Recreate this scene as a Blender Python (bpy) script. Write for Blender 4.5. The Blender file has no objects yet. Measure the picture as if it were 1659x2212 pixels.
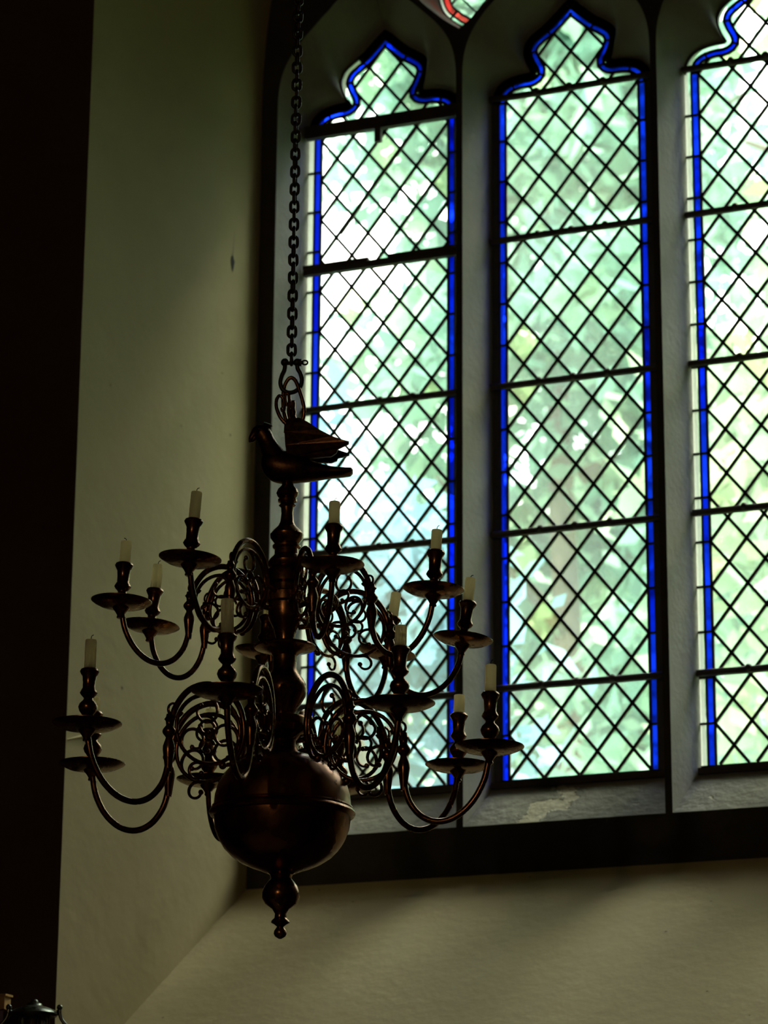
import bpy, math, random
from mathutils import Vector, Matrix
from mathutils.geometry import tessellate_polygon

random.seed(7)
scn = bpy.context.scene
COL = scn.collection
R = math.radians
PI = math.pi

# ------------------------------------------------------------------ camera
YAW, PITCH, ROLL = R(21.9221), R(16.7908), R(0.3977)
cam_d = bpy.data.cameras.new('camera')
cam_d.sensor_fit = 'VERTICAL'
cam_d.sensor_height = 17.3
cam_d.sensor_width = 17.3
cam_d.lens = 6400.0 / 2212.0 * 17.3
cam_d.clip_start = 0.05
cam_d.clip_end = 300
cam_d.dof.use_dof = True
cam_d.dof.focus_distance = 5.75
cam_d.dof.aperture_fstop = 3.2
cam = bpy.data.objects.new('camera', cam_d)
COL.objects.link(cam)
_f = Vector((-math.sin(YAW) * math.cos(PITCH), math.cos(YAW) * math.cos(PITCH), math.sin(PITCH)))
_r = Vector((math.cos(YAW), math.sin(YAW), 0))
_u = _r.cross(_f)
_r2 = math.cos(ROLL) * _r + math.sin(ROLL) * _u
_u2 = -math.sin(ROLL) * _r + math.cos(ROLL) * _u
cam.matrix_world = Matrix(((_r2.x, _u2.x, -_f.x, 2.5457), (_r2.y, _u2.y, -_f.y, -7.2203),
                           (_r2.z, _u2.z, -_f.z, 1.5231), (0, 0, 0, 1)))
scn.camera = cam

# ------------------------------------------------------------------ sky, sun, exposure
w = bpy.data.worlds.new('overcast_sky')
scn.world = w
w.use_nodes = True
bg = w.node_tree.nodes['Background']
# CIE overcast sky: the zenith three times as bright as the horizon
_nt = w.node_tree
_g = _nt.nodes.new('ShaderNodeTexCoord'); _sx = _nt.nodes.new('ShaderNodeSeparateXYZ'); _mr = _nt.nodes.new('ShaderNodeMapRange')
_nt.links.new(_g.outputs['Generated'], _sx.inputs[0]); _nt.links.new(_sx.outputs[2], _mr.inputs[0])
_mr.inputs[1].default_value = 0.0; _mr.inputs[2].default_value = 1.0
SKY_Z = 13.5
_mr.inputs[3].default_value = SKY_Z / 3; _mr.inputs[4].default_value = SKY_Z
_nt.links.new(_mr.outputs[0], bg.inputs[1])
bg.inputs[0].default_value = (0.98, 1.0, 0.95, 1)
sun_d = bpy.data.lights.new('sun', 'SUN')
sun_d.energy = 8.5
sun_d.angle = R(26)          # sun behind thin cloud
sun_d.color = (1.0, 0.97, 0.84)
sun = bpy.data.objects.new('sun', sun_d)
COL.objects.link(sun)
sun.rotation_euler = Vector((-0.37, -0.41, -0.83)).to_track_quat('-Z', 'Y').to_euler()   # from high on the right outside
sun.location = (10, 12, 20)
scn.view_settings.view_transform = 'Standard'
scn.view_settings.look = 'None'
scn.view_settings.gamma = 1.0
scn.view_settings.use_curve_mapping = False
scn.view_settings.exposure = 0.15
scn.cycles.use_adaptive_sampling = True
scn.cycles.adaptive_threshold = 0.08
scn.cycles.adaptive_min_samples = 16
scn.cycles.max_bounces = 5
scn.cycles.diffuse_bounces = 3
scn.cycles.glossy_bounces = 3
scn.cycles.transmission_bounces = 3
scn.cycles.transparent_max_bounces = 6
scn.cycles.caustics_reflective = False
scn.cycles.caustics_refractive = False

# ------------------------------------------------------------------ helpers
class MB:
    def __init__(s):
        s.v = []; s.f = []
    def add(s, vs, fs):
        o = len(s.v); s.v += [tuple(p) for p in vs]; s.f += [tuple(i + o for i in f) for f in fs]
        return s
    def box(s, c, d, rot=None):
        vs = []
        for sx in (-1, 1):
            for sy in (-1, 1):
                for sz in (-1, 1):
                    p = Vector((sx * d[0] / 2, sy * d[1] / 2, sz * d[2] / 2))
                    if rot is not None: p = rot @ p
                    vs.append(p + Vector(c))
        return s.add(vs, [(0, 1, 3, 2), (4, 6, 7, 5), (0, 4, 5, 1), (2, 3, 7, 6), (0, 2, 6, 4), (1, 5, 7, 3)])
    def lathe(s, prof, n=32, c=(0, 0, 0), cap=True):
        vs = []; fs = []; m = len(prof)
        for (r, z) in prof:
            for k in range(n):
                a = 2 * PI * k / n
                vs.append((c[0] + r * math.cos(a), c[1] + r * math.sin(a), c[2] + z))
        for i in range(m - 1):
            for k in range(n):
                k2 = (k + 1) % n
                fs.append((i * n + k, i * n + k2, (i + 1) * n + k2, (i + 1) * n + k))
        if cap:
            fs.append(tuple(reversed(range(n)))); fs.append(tuple(range((m - 1) * n, m * n)))
        return s.add(vs, fs)
    def tube(s, pts, rad, n=8, closed=False, cap=True):
        pts = [Vector(p) for p in pts]; m = len(pts)
        if not isinstance(rad, (list, tuple)): rad = [rad] * m
        T = []
        for i in range(m):
            a = pts[(i - 1) % m] if (closed or i > 0) else pts[0]
            b = pts[(i + 1) % m] if (closed or i < m - 1) else pts[-1]
            t = (b - a); T.append(t.normalized() if t.length > 1e-9 else Vector((0, 0, 1)))
        up = Vector((0, 1, 0)) if abs(T[0].y) < 0.9 else Vector((1, 0, 0))
        nrm = (up - T[0] * up.dot(T[0])).normalized()
        vs = []; fs = []
        for i in range(m):
            nrm = (nrm - T[i] * nrm.dot(T[i])).normalized(); bi = T[i].cross(nrm)
            for k in range(n):
                a = 2 * PI * k / n
                vs.append(pts[i] + (nrm * math.cos(a) + bi * math.sin(a)) * rad[i])
        for i in range(m if closed else m - 1):
            j = (i + 1) % m
            for k in range(n):
                k2 = (k + 1) % n
                fs.append((i * n + k, i * n + k2, j * n + k2, j * n + k))
        if cap and not closed:
            fs.append(tuple(reversed(range(n)))); fs.append(tuple(range((m - 1) * n, m * n)))
        return s.add(vs, fs)
    def ball(s, c, r, n=12, m=8):
        prof = [(max(1e-5, r * math.sin(PI * i / m)), -r * math.cos(PI * i / m)) for i in range(m + 1)]
        return s.lathe(prof, n, c)
    def plate(s, poly, y0, y1):
        """polygon in XZ extruded along Y"""
        n = len(poly)
        vs = [(p[0], y0, p[1]) for p in poly] + [(p[0], y1, p[1]) for p in poly]
        tri = tessellate_polygon([[Vector((p[0], p[1], 0)) for p in poly]])
        fs = [tuple(t) for t in tri] + [tuple(i + n for i in reversed(t)) for t in tri]
        fs += [(i, (i + 1) % n, n + (i + 1) % n, n + i) for i in range(n)]
        return s.add(vs, fs)
    def mesh(s, name, mat, smooth=False):
        me = bpy.data.meshes.new(name); me.from_pydata(s.v, [], s.f); me.update()
        if mat: me.materials.append(mat)
        if smooth:
            me.shade_smooth(); me.set_sharp_from_angle(angle=R(smooth if smooth is not True else 50))
        return me
    def build(s, name, mat, parent=None, smooth=False):
        return link(name, s.mesh(name, mat, smooth), parent)

def link(name, me, parent=None):
    o = bpy.data.objects.new(name, me); COL.objects.link(o); o.parent = parent
    return o
def tag(o, label=None, cat=None, group=None, kind=None):
    for k, v in (('label', label), ('category', cat), ('group', group), ('kind', kind)):
        if v: o[k] = v
    return o
def empty(name, loc=(0, 0, 0), rz=0):
    o = bpy.data.objects.new(name, None); COL.objects.link(o); o.location = loc; o.rotation_euler = (0, 0, rz)
    o.empty_display_size = 0.1
    return o
def cr(pts, n=6, closed=False):
    """Catmull-Rom through points (any dimension)"""
    P = [Vector(p) for p in pts]; m = len(P); out = []
    segs = m if closed else m - 1
    for i in range(segs):
        if closed: p0, p1, p2, p3 = P[(i - 1) % m], P[i], P[(i + 1) % m], P[(i + 2) % m]
        else: p0, p1, p2, p3 = P[max(i - 1, 0)], P[i], P[i + 1], P[min(i + 2, m - 1)]
        for k in range(n):
            t = k / n
            out.append(0.5 * ((2 * p1) + (p2 - p0) * t + (2 * p0 - 5 * p1 + 4 * p2 - p3) * t * t + (3 * p1 - p0 - 3 * p2 + p3) * t ** 3))
    if not closed: out.append(P[-1].copy())
    return out
def resample(pts, n):
    """n points (inclusive ends) evenly spaced along polyline"""
    P = [Vector(p) for p in pts]; L = [0]
    for a, b in zip(P, P[1:]): L.append(L[-1] + (b - a).length)
    out = []; j = 0
    for i in range(n):
        d = L[-1] * i / (n - 1)
        while j < len(P) - 2 and L[j + 1] < d: j += 1
        t = (d - L[j]) / max(L[j + 1] - L[j], 1e-9); out.append(P[j].lerp(P[j + 1], min(max(t, 0), 1)))
    return out

# ------------------------------------------------------------------ materials
def mat(name):
    m = bpy.data.materials.new(name); m.use_nodes = True
    nt = m.node_tree; nt.nodes.clear()
    out = nt.nodes.new('ShaderNodeOutputMaterial')
    return m, nt, out
def N(nt, typ, **kw):
    n = nt.nodes.new(typ)
    for k, v in kw.items():
        if k.startswith('_'): n.inputs[int(k[1:])].default_value = v
        elif k in n.inputs: n.inputs[k].default_value = v
        else: setattr(n, k, v)
    return n
def ramp(nt, fac, stops):
    n = nt.nodes.new('ShaderNodeValToRGB'); e = n.color_ramp.elements
    e[0].position, e[0].color = stops[0][0], stops[0][1]
    e[1].position, e[1].color = stops[-1][0], stops[-1][1]
    for p, c in stops[1:-1]:
        x = e.new(p); x.color = c
    nt.links.new(fac, n.inputs[0]); return n.outputs[0]
def principled(nt, out, **kw):
    p = nt.nodes.new('ShaderNodeBsdfPrincipled')
    for k, v in kw.items():
        if k in p.inputs: p.inputs[k].default_value = v
    nt.links.new(p.outputs[0], out.inputs[0]); return p
def c4(r, g, b): return (r, g, b, 1)

def plaster(name, c1, c2, peel=None, scale=3.0, bump=0.25, rough=0.85, peel_cut=0.62):
    m, nt, out = mat(name); L = nt.links.new
    tc = N(nt, 'ShaderNodeTexCoord')
    n1 = N(nt, 'ShaderNodeTexNoise', Scale=scale, Detail=3.0, Roughness=0.6); L(tc.outputs['Object'], n1.inputs['Vector'])
    n2 = N(nt, 'ShaderNodeTexNoise', Scale=scale * 14, Detail=2.0); L(tc.outputs['Object'], n2.inputs['Vector'])
    col = ramp(nt, n1.outputs[0], [(0.3, c4(*c1)), (0.7, c4(*c2))])
    # small dark chips and specks
    v = N(nt, 'ShaderNodeTexVoronoi', Scale=scale * 5); L(tc.outputs['Object'], v.inputs['Vector'])
    sp = ramp(nt, v.outputs['Distance'], [(0.02, c4(0.25, 0.22, 0.18)), (0.05, c4(1, 1, 1))])
    mul = N(nt, 'ShaderNodeMix', data_type='RGBA', blend_type='MULTIPLY'); mul.inputs[0].default_value = 0.7
    L(col, mul.inputs[6]); L(sp, mul.inputs[7]); colo = mul.outputs[2]
    h = n2.outputs[0]
    if peel:
        n3 = N(nt, 'ShaderNodeTexNoise', Scale=scale * 2.2, Detail=5.0, Roughness=0.55); L(tc.outputs['Object'], n3.inputs['Vector'])
        mk = ramp(nt, n3.outputs[0], [(peel_cut, c4(0, 0, 0)), (peel_cut + 0.015, c4(1, 1, 1))])
        mx = N(nt, 'ShaderNodeMix', data_type='RGBA'); L(mk, mx.inputs[0]); L(colo, mx.inputs[6]); mx.inputs[7].default_value = c4(*peel); colo = mx.outputs[2]
        mm = N(nt, 'ShaderNodeMath', operation='MULTIPLY_ADD'); L(mk, mm.inputs[0]); mm.inputs[1].default_value = -0.9; L(h, mm.inputs[2]); h = mm.outputs[0]
    ad = N(nt, 'ShaderNodeMath', operation='MULTIPLY_ADD'); L(n1.outputs[0], ad.inputs[0]); ad.inputs[1].default_value = 2.0; L(h, ad.inputs[2])
    b = N(nt, 'ShaderNodeBump', Strength=bump, Distance=0.01); L(ad.outputs[0], b.inputs['Height'])
    p = principled(nt, out, Roughness=rough); p.inputs['Specular IOR Level'].default_value = 0.25
    L(colo, p.inputs['Base Color']); L(b.outputs[0], p.inputs['Normal'])
    return m

def metal(name, c1, c2, rough, scale=40, bump=0.15, metallic=1.0):
    m, nt, out = mat(name); L = nt.links.new
    tc = N(nt, 'ShaderNodeTexCoord')
    n1 = N(nt, 'ShaderNodeTexNoise', Scale=scale, Detail=3.0, Roughness=0.65); L(tc.outputs['Object'], n1.inputs['Vector'])
    col = ramp(nt, n1.outputs[0], [(0.35, c4(*c1)), (0.65, c4(*c2))])
    rg = ramp(nt, n1.outputs[0], [(0.3, c4(rough * .7, 0, 0)), (0.75, c4(min(rough * 1.5, 1), 0, 0))])
    b = N(nt, 'ShaderNodeBump', Strength=bump, Distance=0.002); L(n1.outputs[0], b.inputs['Height'])
    p = principled(nt, out, Metallic=metallic)
    L(col, p.inputs['Base Color']); L(b.outputs[0], p.inputs['Normal'])
    s = N(nt, 'ShaderNodeSeparateColor'); L(rg, s.inputs[0]); L(s.outputs[0], p.inputs['Roughness'])
    return m

def glass(name, stops, haze, tstops=None, rough_spec=0.12):
    """old hand-made glass: clear tinted part plus a milky, dirty scattering part; tint varies from pane to pane"""
    m, nt, out = mat(name); L = nt.links.new
    oi = N(nt, 'ShaderNodeObjectInfo'); tc = N(nt, 'ShaderNodeTexCoord')
    col = ramp(nt, oi.outputs['Random'], stops)
    # dirt runs inside the pane
    mp = N(nt, 'ShaderNodeMapping'); mp.inputs['Scale'].default_value = (38, 1, 6); L(tc.outputs['Object'], mp.inputs[0])
    n1 = N(nt, 'ShaderNodeTexNoise', Scale=1.0, Detail=2.0); L(mp.outputs[0], n1.inputs['Vector'])
    dirt = ramp(nt, n1.outputs[0], [(0.3, c4(.82, .84, .8)), (0.7, c4(1, 1, 1))])
    mul = N(nt, 'ShaderNodeMix', data_type='RGBA', blend_type='MULTIPLY'); mul.inputs[0].default_value = 1.0
    L(col, mul.inputs[6]); L(dirt, mul.inputs[7])
    tr = N(nt, 'ShaderNodeBsdfTransparent'); L(mul.outputs[2], tr.inputs[0])
    tl = N(nt, 'ShaderNodeBsdfTranslucent'); L(mul.outputs[2], tl.inputs[0])
    mx = N(nt, 'ShaderNodeMixShader'); mx.inputs[0].default_value = haze
    L(tr.outputs[0], mx.inputs[1]); L(tl.outputs[0], mx.inputs[2])
    gl = N(nt, 'ShaderNodeBsdfGlossy', Roughness=rough_spec); gl.inputs[0].default_value = c4(1, 1, 1)
    fr = N(nt, 'ShaderNodeFresnel', IOR=1.35)
    m2 = N(nt, 'ShaderNodeMixShader'); L(fr.outputs[0], m2.inputs[0]); L(mx.outputs[0], m2.inputs[1]); L(gl.outputs[0], m2.inputs[2])
    L(m2.outputs[0], out.inputs[0])
    return m

M = {}
M['plaster'] = plaster('cream_limewash', (0.39, 0.318, 0.170), (0.44, 0.365, 0.205), scale=1.6, bump=0.16)
M['sillpl'] = plaster('cream_limewash_on_sill', (0.39, 0.318, 0.170), (0.44, 0.365, 0.205), scale=2.2, bump=0.2)
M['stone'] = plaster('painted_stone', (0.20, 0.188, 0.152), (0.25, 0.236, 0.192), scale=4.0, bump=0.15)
M['shadestone'] = plaster('stone_darkened_for_shade', (0.035, 0.031, 0.026), (0.055, 0.048, 0.04), scale=4.0, bump=0.2)  # shade of the inward-facing frame put into the stone colour
M['peel'] = plaster('peeling_painted_stone', (0.20, 0.188, 0.152), (0.25, 0.236, 0.192), peel=(0.42, 0.38, 0.28), scale=2.6, bump=0.45, peel_cut=0.61)
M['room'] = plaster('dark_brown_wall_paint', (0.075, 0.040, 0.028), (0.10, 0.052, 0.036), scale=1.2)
M['floor'] = plaster('dark_floor_slab', (0.07, 0.05, 0.04), (0.11, 0.08, 0.06), scale=2.0, rough=0.6)
M['brass'] = metal('tarnished_brass', (0.20, 0.09, 0.04), (0.30, 0.145, 0.06), 0.24, 30, 0.12)
M['birdm'] = metal('blackened_brass', (0.06, 0.03, 0.016), (0.15, 0.07, 0.03), 0.34, 45, 0.4)
M['globe'] = metal('worn_copper_brass', (0.18, 0.075, 0.035), (0.34, 0.155, 0.065), 0.28, 14, 0.10)
M['iron'] = metal('black_iron', (0.05, 0.045, 0.04), (0.09, 0.08, 0.07), 0.5, 60, 0.3)
M['lead'] = metal('grey_lead', (0.05, 0.05, 0.05), (0.09, 0.09, 0.09), 0.6, 60, 0.2, 0.6)
M['bar'] = metal('rusty_bar', (0.03, 0.022, 0.018), (0.06, 0.045, 0.035), 0.7, 50, 0.4, 0.3)
M['clear'] = glass('pale_green_quarry', [(0.0, c4(.82, .94, .94)), (0.35, c4(.87, .97, .95)), (0.60, c4(.90, .97, .86)), (0.72, c4(.74, .84, .80)), (0.80, c4(.86, .96, .90)), (0.86, c4(.93, .93, .60)), (0.92, c4(.90, .96, .86)), (1.0, c4(.93, .97, .90))], 0.12)
M['blue'] = glass('cobalt_border_glass', [(0.0, c4(.0, .006, .75)), (1.0, c4(.004, .03, .98))], 0.10)
M['red'] = glass('ruby_border_glass', [(0.0, c4(.85, .05, .05)), (1.0, c4(.95, .09, .09))], 0.12)
M['pale'] = glass('white_fillet_glass', [(0.0, c4(.62, .72, .72)), (1.0, c4(.75, .84, .80))], 0.12)
m, nt, out = mat('candle_wax'); M['wax'] = m
_tc = N(nt, 'ShaderNodeTexCoord'); _n = N(nt, 'ShaderNodeTexNoise', Scale=60.0, Detail=3.0); nt.links.new(_tc.outputs['Object'], _n.inputs['Vector'])
_c = ramp(nt, _n.outputs[0], [(0.3, c4(0.98, 0.83, 0.55)), (0.7, c4(0.99, 0.88, 0.62))])
_d = N(nt, 'ShaderNodeBsdfDiffuse'); _t = N(nt, 'ShaderNodeBsdfTranslucent'); nt.links.new(_c, _d.inputs[0]); nt.links.new(_c, _t.inputs[0])
_m = N(nt, 'ShaderNodeMixShader'); _m.inputs[0].default_value = 0.8
nt.links.new(_d.outputs[0], _m.inputs[1]); nt.links.new(_t.outputs[0], _m.inputs[2]); nt.links.new(_m.outputs[0], out.inputs[0])
m, nt, out = mat('burnt_wick'); M['wick'] = m
principled(nt, out, **{'Base Color': c4(0.02, 0.018, 0.015), 'Roughness': 0.9})
def leafmat(name, c1, c2, c3):
    m, nt, out = mat(name); L = nt.links.new
    g = N(nt, 'ShaderNodeNewGeometry')
    col = ramp(nt, g.outputs['Random Per Island'], [(0.0, c4(*c1)), (0.6, c4(*c2)), (1.0, c4(*c3))])
    d = N(nt, 'ShaderNodeBsdfDiffuse'); t = N(nt, 'ShaderNodeBsdfTranslucent'); L(col, d.inputs[0]); L(col, t.inputs[0])
    mx = N(nt, 'ShaderNodeMixShader'); mx.inputs[0].default_value = 0.45; L(d.outputs[0], mx.inputs[1]); L(t.outputs[0], mx.inputs[2])
    L(mx.outputs[0], out.inputs[0]); return m
M['leaf_a'] = leafmat('green_leaves', (0.152, 0.304, 0.234), (0.270, 0.501, 0.381), (0.504, 0.715, 0.525))
M['leaf_b'] = leafmat('yellow_green_leaves', (0.253, 0.395, 0.234), (0.421, 0.572, 0.381), (0.741, 0.786, 0.525))
M['leaf_c'] = leafmat('blue_green_leaves', (0.152, 0.304, 0.352), (0.253, 0.482, 0.556), (0.421, 0.645, 0.790))
M['leaf_d'] = leafmat('sky_pale_leaves', (0.440, 0.572, 0.501), (0.607, 0.715, 0.648), (0.809, 0.896, 0.821))  # leaf colour made pale to stand in for bright sky
M['bark'] = plaster('bark', (0.08, 0.06, 0.04), (0.16, 0.12, 0.08), scale=8)
M['wood'] = plaster('distant_woodland', (0.20, 0.29, 0.20), (0.42, 0.50, 0.34), scale=.8, bump=0.9)
M['grass'] = plaster('churchyard_grass', (0.10, 0.20, 0.04), (0.20, 0.32, 0.08), scale=2)

# ------------------------------------------------------------------ the room shell
FY = -0.145                    # front plane of the tracery
DW = -0.90                     # inner face of the wall
XC = 0.4755                    # window centre
BX = 1.1615                    # half width of the frame
SPR = 5.08
FB = 2.825                     # bottom of the frame
SL = 0.823                     # fall of the sloping sill
FX0 = -0.8355                   # pier edge
HWF = XC - FX0
SB = FB - (FY - DW) * SL

def arch_profile(hw, z0, spr, n=24):
    """left bottom -> up -> pointed arch -> right bottom (x,z)"""
    pts = [(XC - hw, z0 + (spr - z0) * i / 12) for i in range(12)]
    Rr = 2 * hw
    for i in range(n + 1):
        a = PI - (PI / 3) * i / n
        pts.append((XC + hw + Rr * math.cos(a), spr + Rr * math.sin(a)))
    return pts + [(2 * XC - x, z) for x, z in reversed(pts[:-1])]

inner = arch_profile(BX, FB, SPR)
outer = arch_profile(HWF, SB, SPR)

wall = empty('wall_window')
tag(wall, 'cream plastered church wall around the deep window recess', kind='structure')
X0, X1, Y0, CZ = -4.5, 6.5, -12.5, 8.2
rect = [(X0, 0), (X0, CZ), (X1, CZ), (X1, 0)]
tri_pts = [[Vector((x, z, 0)) for x, z in rect], [Vector((x, z, 0)) for x, z in outer]]
flat = rect + outer
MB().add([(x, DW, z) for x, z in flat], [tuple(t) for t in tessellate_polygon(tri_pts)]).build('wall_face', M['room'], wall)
n = len(inner); ns = 8
mb = MB(); vs = []
for j in range(ns + 1):
    t = j / ns
    for (a, b) in zip(inner, outer):
        vs.append((a[0] + (b[0] - a[0]) * t, FY + (DW - FY) * t, a[1] + (b[1] - a[1]) * t))
mb.add(vs, [(j * n + i, j * n + i + 1, (j + 1) * n + i + 1, (j + 1) * n + i) for j in range(ns) for i in range(n - 1)])
mb.build('splayed_reveal', M['plaster'], wall, 40)
mb = MB()
mb.add([(XC - BX, FY, FB), (XC + BX, FY, FB), (XC + HWF, DW, SB), (XC - HWF, DW, SB)], [(0, 1, 2, 3)])
mb.build('sloping_sill', M['sillpl'], wall)

def on_reveal(y, z, lift=0.0012):
    t = (y - FY) / (DW - FY); return (XC - BX + (FX0 - XC + BX) * t + lift, y, z)
mb = MB(); fk = MB().tube([on_reveal(-.895, 3.085, 0), on_reveal(-.834, 3.106, 0), on_reveal(-.79, 3.088, 0), on_reveal(-.815, 3.052, 0), on_reveal(-.883, 3.034, 0)], [.002, .005, .004, .006, .002], 6).build('plaster_blister', M['plaster'], wall, 60)
cp = [on_reveal(-.262, 4.667), on_reveal(-.268, 4.575), on_reveal(-.259, 4.560), on_reveal(-.268, 4.525), on_reveal(-.276, 4.560), on_reveal(-.2695, 4.580)]
mb.add(cp, [tuple(range(6))]).build('plaster_crack', M['wick'], wall)
tag(MB().box(((X0 + X1) / 2, (Y0 + DW) / 2, -0.05), (X1 - X0 + .4, DW - Y0 + .4, 0.1)).build('floor', M['floor']), 'dark stone church floor', kind='structure')
tag(MB().box(((X0 + X1) / 2, (Y0 + DW) / 2, CZ + 0.05), (X1 - X0 + .4, DW - Y0 + .4, 0.1)).build('ceiling', M['room']), 'dark church ceiling above the chandelier', kind='structure')
tag(MB().box((X0 - 0.05, (Y0 + DW) / 2, CZ / 2), (0.1, DW - Y0, CZ)).build('wall_left', M['room']), 'dark left church wall', kind='structure')
tag(MB().box((X1 + 0.05, (Y0 + DW) / 2, CZ / 2), (0.1, DW - Y0, CZ)).build('wall_right', M['room']), 'dark right church wall', kind='structure')
tag(MB().box(((X0 + X1) / 2, Y0 - 0.05, CZ / 2), (X1 - X0 + .2, 0.1, CZ)).build('wall_back', M['room']), 'dark rear church wall', kind='structure')

# ------------------------------------------------------------------ tracery
LC = [-0.366, 0.195, 0.7555, 1.316]       # centres of the four lights
HW_OPEN = 0.2335                          # stone opening
ZB = 3.088                                # stone opening bottom
HEAD = [(0.2125, 5.035), (0.2090, 5.060), (0.188, 5.082), (0.152, 5.092), (0.116, 5.094), (0.0965, 5.107), (0.098, 5.124),
        (0.110, 5.149), (0.1185, 5.178), (0.110, 5.203), (0.087, 5.222), (0.053, 5.246), (0.0, 5.2985)]
NOSE_HW = 0.271
NOSE_B = 2.953
NOSE = [(0.271, 5.04), (0.2695, 5.10), (0.262, 5.15), (0.243, 5.20), (0.208, 5.25), (0.155, 5.305), (0.08, 5.38), (0.0, 5.47)]

def offset(pts, d):
    """offset an open 2D polyline outwards (to its left) by d"""
    P = [Vector(p) for p in pts]; out = []
    for i, p in enumerate(P):
        a = P[max(i - 1, 0)]; b = P[min(i + 1, len(P) - 1)]
        t = (b - a).normalized(); nrm = Vector((-t.y, t.x)); out.append(p + nrm * d)
    return out
def half_left(head, n=40):
    """smooth left half of a head from springing to apex, centred on 0"""
    return resample(cr([(-x, z) for x, z in head], 10), n)
def outline(hw, zb, head_left, nb=8, nsd=14):
    """closed outline: apex-symmetric; starts at bottom left, goes up left, over the head, down right, back along bottom"""
    L = [Vector((-hw, zb + (head_left[0].y - zb) * i / nsd)) for i in range(nsd)] + list(head_left)
    Rr = [Vector((-p.x, p.y)) for p in reversed(L[:-1])]
    B = [Vector((hw - 2 * hw * i / nb, zb)) for i in range(1, nb)]
    return L + Rr + B

hl = half_left(HEAD)
def off_head(d):
    o = offset(hl, d); o[-1] = Vector((0, hl[-1].y + d * 1.3))
    return [Vector((min(p.x, 0), p.y)) for p in o]
def inside_head(d):        # towards the glass
    return off_head(-d)
open_out = outline(HW_OPEN, ZB, [Vector((p.x if i > 0 else -HW_OPEN, p.y)) for i, p in enumerate(off_head(0.021))])
nose_out = outline(NOSE_HW, NOSE_B, half_left(NOSE))
assert len(open_out) == len(nose_out)

trim = empty('trim_1')
tag(trim, 'pale painted stone mullions and cusped tracery of the window', kind='structure')
def loft(name, A, B, ya, yb, xc, steps=4):
    n = len(A); vs = []; fs = []
    for j in range(steps + 1):
        t = j / steps
        for a, b in zip(A, B):
            vs.append((xc + a[0] + (b[0] - a[0]) * t, ya + (yb - ya) * t, a[1] + (b[1] - a[1]) * t))
    for j in range(steps):
        for i in range(n):
            k = (i + 1) % n
            fs.append((j * n + i, j * n + k, (j + 1) * n + k, (j + 1) * n + i))
    o = MB().add(vs, fs).build(name, M['stone'], trim, 35)
    if name == 'light_surround':
        o.data.materials.append(M['peel']); zl = min(a[1] for a in A) + .002
        for p_ in o.data.polygons:
            i_ = p_.index % n; k_ = (i_ + 1) % n
            if A[i_][1] < zl and A[k_][1] < zl: p_.material_index = 1
    return o
for xc in LC: loft('light_surround', open_out, nose_out, 0.0, FY, xc)
# tracery eyelets over the mullions
TO = [(0.0, 5.262), (0.035, 5.287), (0.064, 5.309), (0.098, 5.344), (0.114, 5.391), (0.118, 5.45), (0.098, 5.53), (0.05, 5.61), (0.0, 5.69)]
TN = [(0.0, 5.214), (0.04, 5.245), (0.075, 5.278), (0.12, 5.325), (0.15, 5.38), (0.155, 5.45), (0.135, 5.55), (0.075, 5.65), (0.0, 5.75)]
def eye(P, n=40):
    L = resample(cr([(-x, z) for x, z in P], 8), n)
    return L + [Vector((-p.x, p.y)) for p in reversed(L[1:-1])]
EC = [(-0.0855, 0.0), (0.4755, 0.03), (1.0355, 0.0)]
eyeO, eyeN = eye(TO), eye(TN)
for xc, dz in EC:
    loft('eyelet_surround', [Vector((p.x, p.y + dz)) for p in eyeO], [Vector((p.x, p.y + dz)) for p in eyeN], 0.0, FY, xc)
ext_out = outline(0.285, 3.03, [Vector((p.x if i > 0 else -0.285, p.y)) for i, p in enumerate(half_left([(x * 1.04, z + .02) for x, z in NOSE]))])
for xc in LC: loft('outer_reveal', open_out, ext_out, 0.0, 0.20, xc)
for xc, dz in EC:
    loft('eyelet_outer_reveal', [Vector((p.x, p.y + dz)) for p in eyeO], [Vector((p.x, p.y + dz)) for p in eyeN], 0.0, 0.20, xc)
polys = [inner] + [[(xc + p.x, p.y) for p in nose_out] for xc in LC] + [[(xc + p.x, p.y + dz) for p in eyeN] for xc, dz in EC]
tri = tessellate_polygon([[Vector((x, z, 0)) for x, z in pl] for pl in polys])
MB().add([(x, FY, z) for pl in polys for x, z in pl], [tuple(t) for t in tri]).build('front_face', M['shadestone'], trim)  # flat inward face, darkened by colour where no daylight reaches

# ------------------------------------------------------------------ leaded glass
def clip_poly(poly, a, b):
    """keep the part of poly left of the line a->b"""
    out = []; n = len(poly); d = b - a
    side = lambda p: d.x * (p.y - a.y) - d.y * (p.x - a.x)
    for i in range(n):
        p, q = poly[i], poly[(i + 1) % n]; sp, sq = side(p), side(q)
        if sp >= 0: out.append(p)
        if (sp >= 0) != (sq >= 0): out.append(p.lerp(q, sp / (sp - sq)))
    return out
def area(poly):
    return 0.5 * sum(p.x * q.y - q.x * p.y for p, q in zip(poly, poly[1:] + poly[:1]))
def line_inside(poly, p, d):
    """intervals of the line p+t*d inside poly"""
    ts = []; n = len(poly)
    for i in range(n):
        a, b = poly[i], poly[(i + 1) % n]
        sa = d.x * (a.y - p.y) - d.y * (a.x - p.x); sb = d.x * (b.y - p.y) - d.y * (b.x - p.x)
        if (sa > 0) != (sb > 0):
            x = a.lerp(b, sa / (sa - sb)); ts.append((x - p).dot(d) / d.dot(d))
    ts.sort(); return list(zip(ts[0::2], ts[1::2]))
LEAD_D = 0.006
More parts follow.
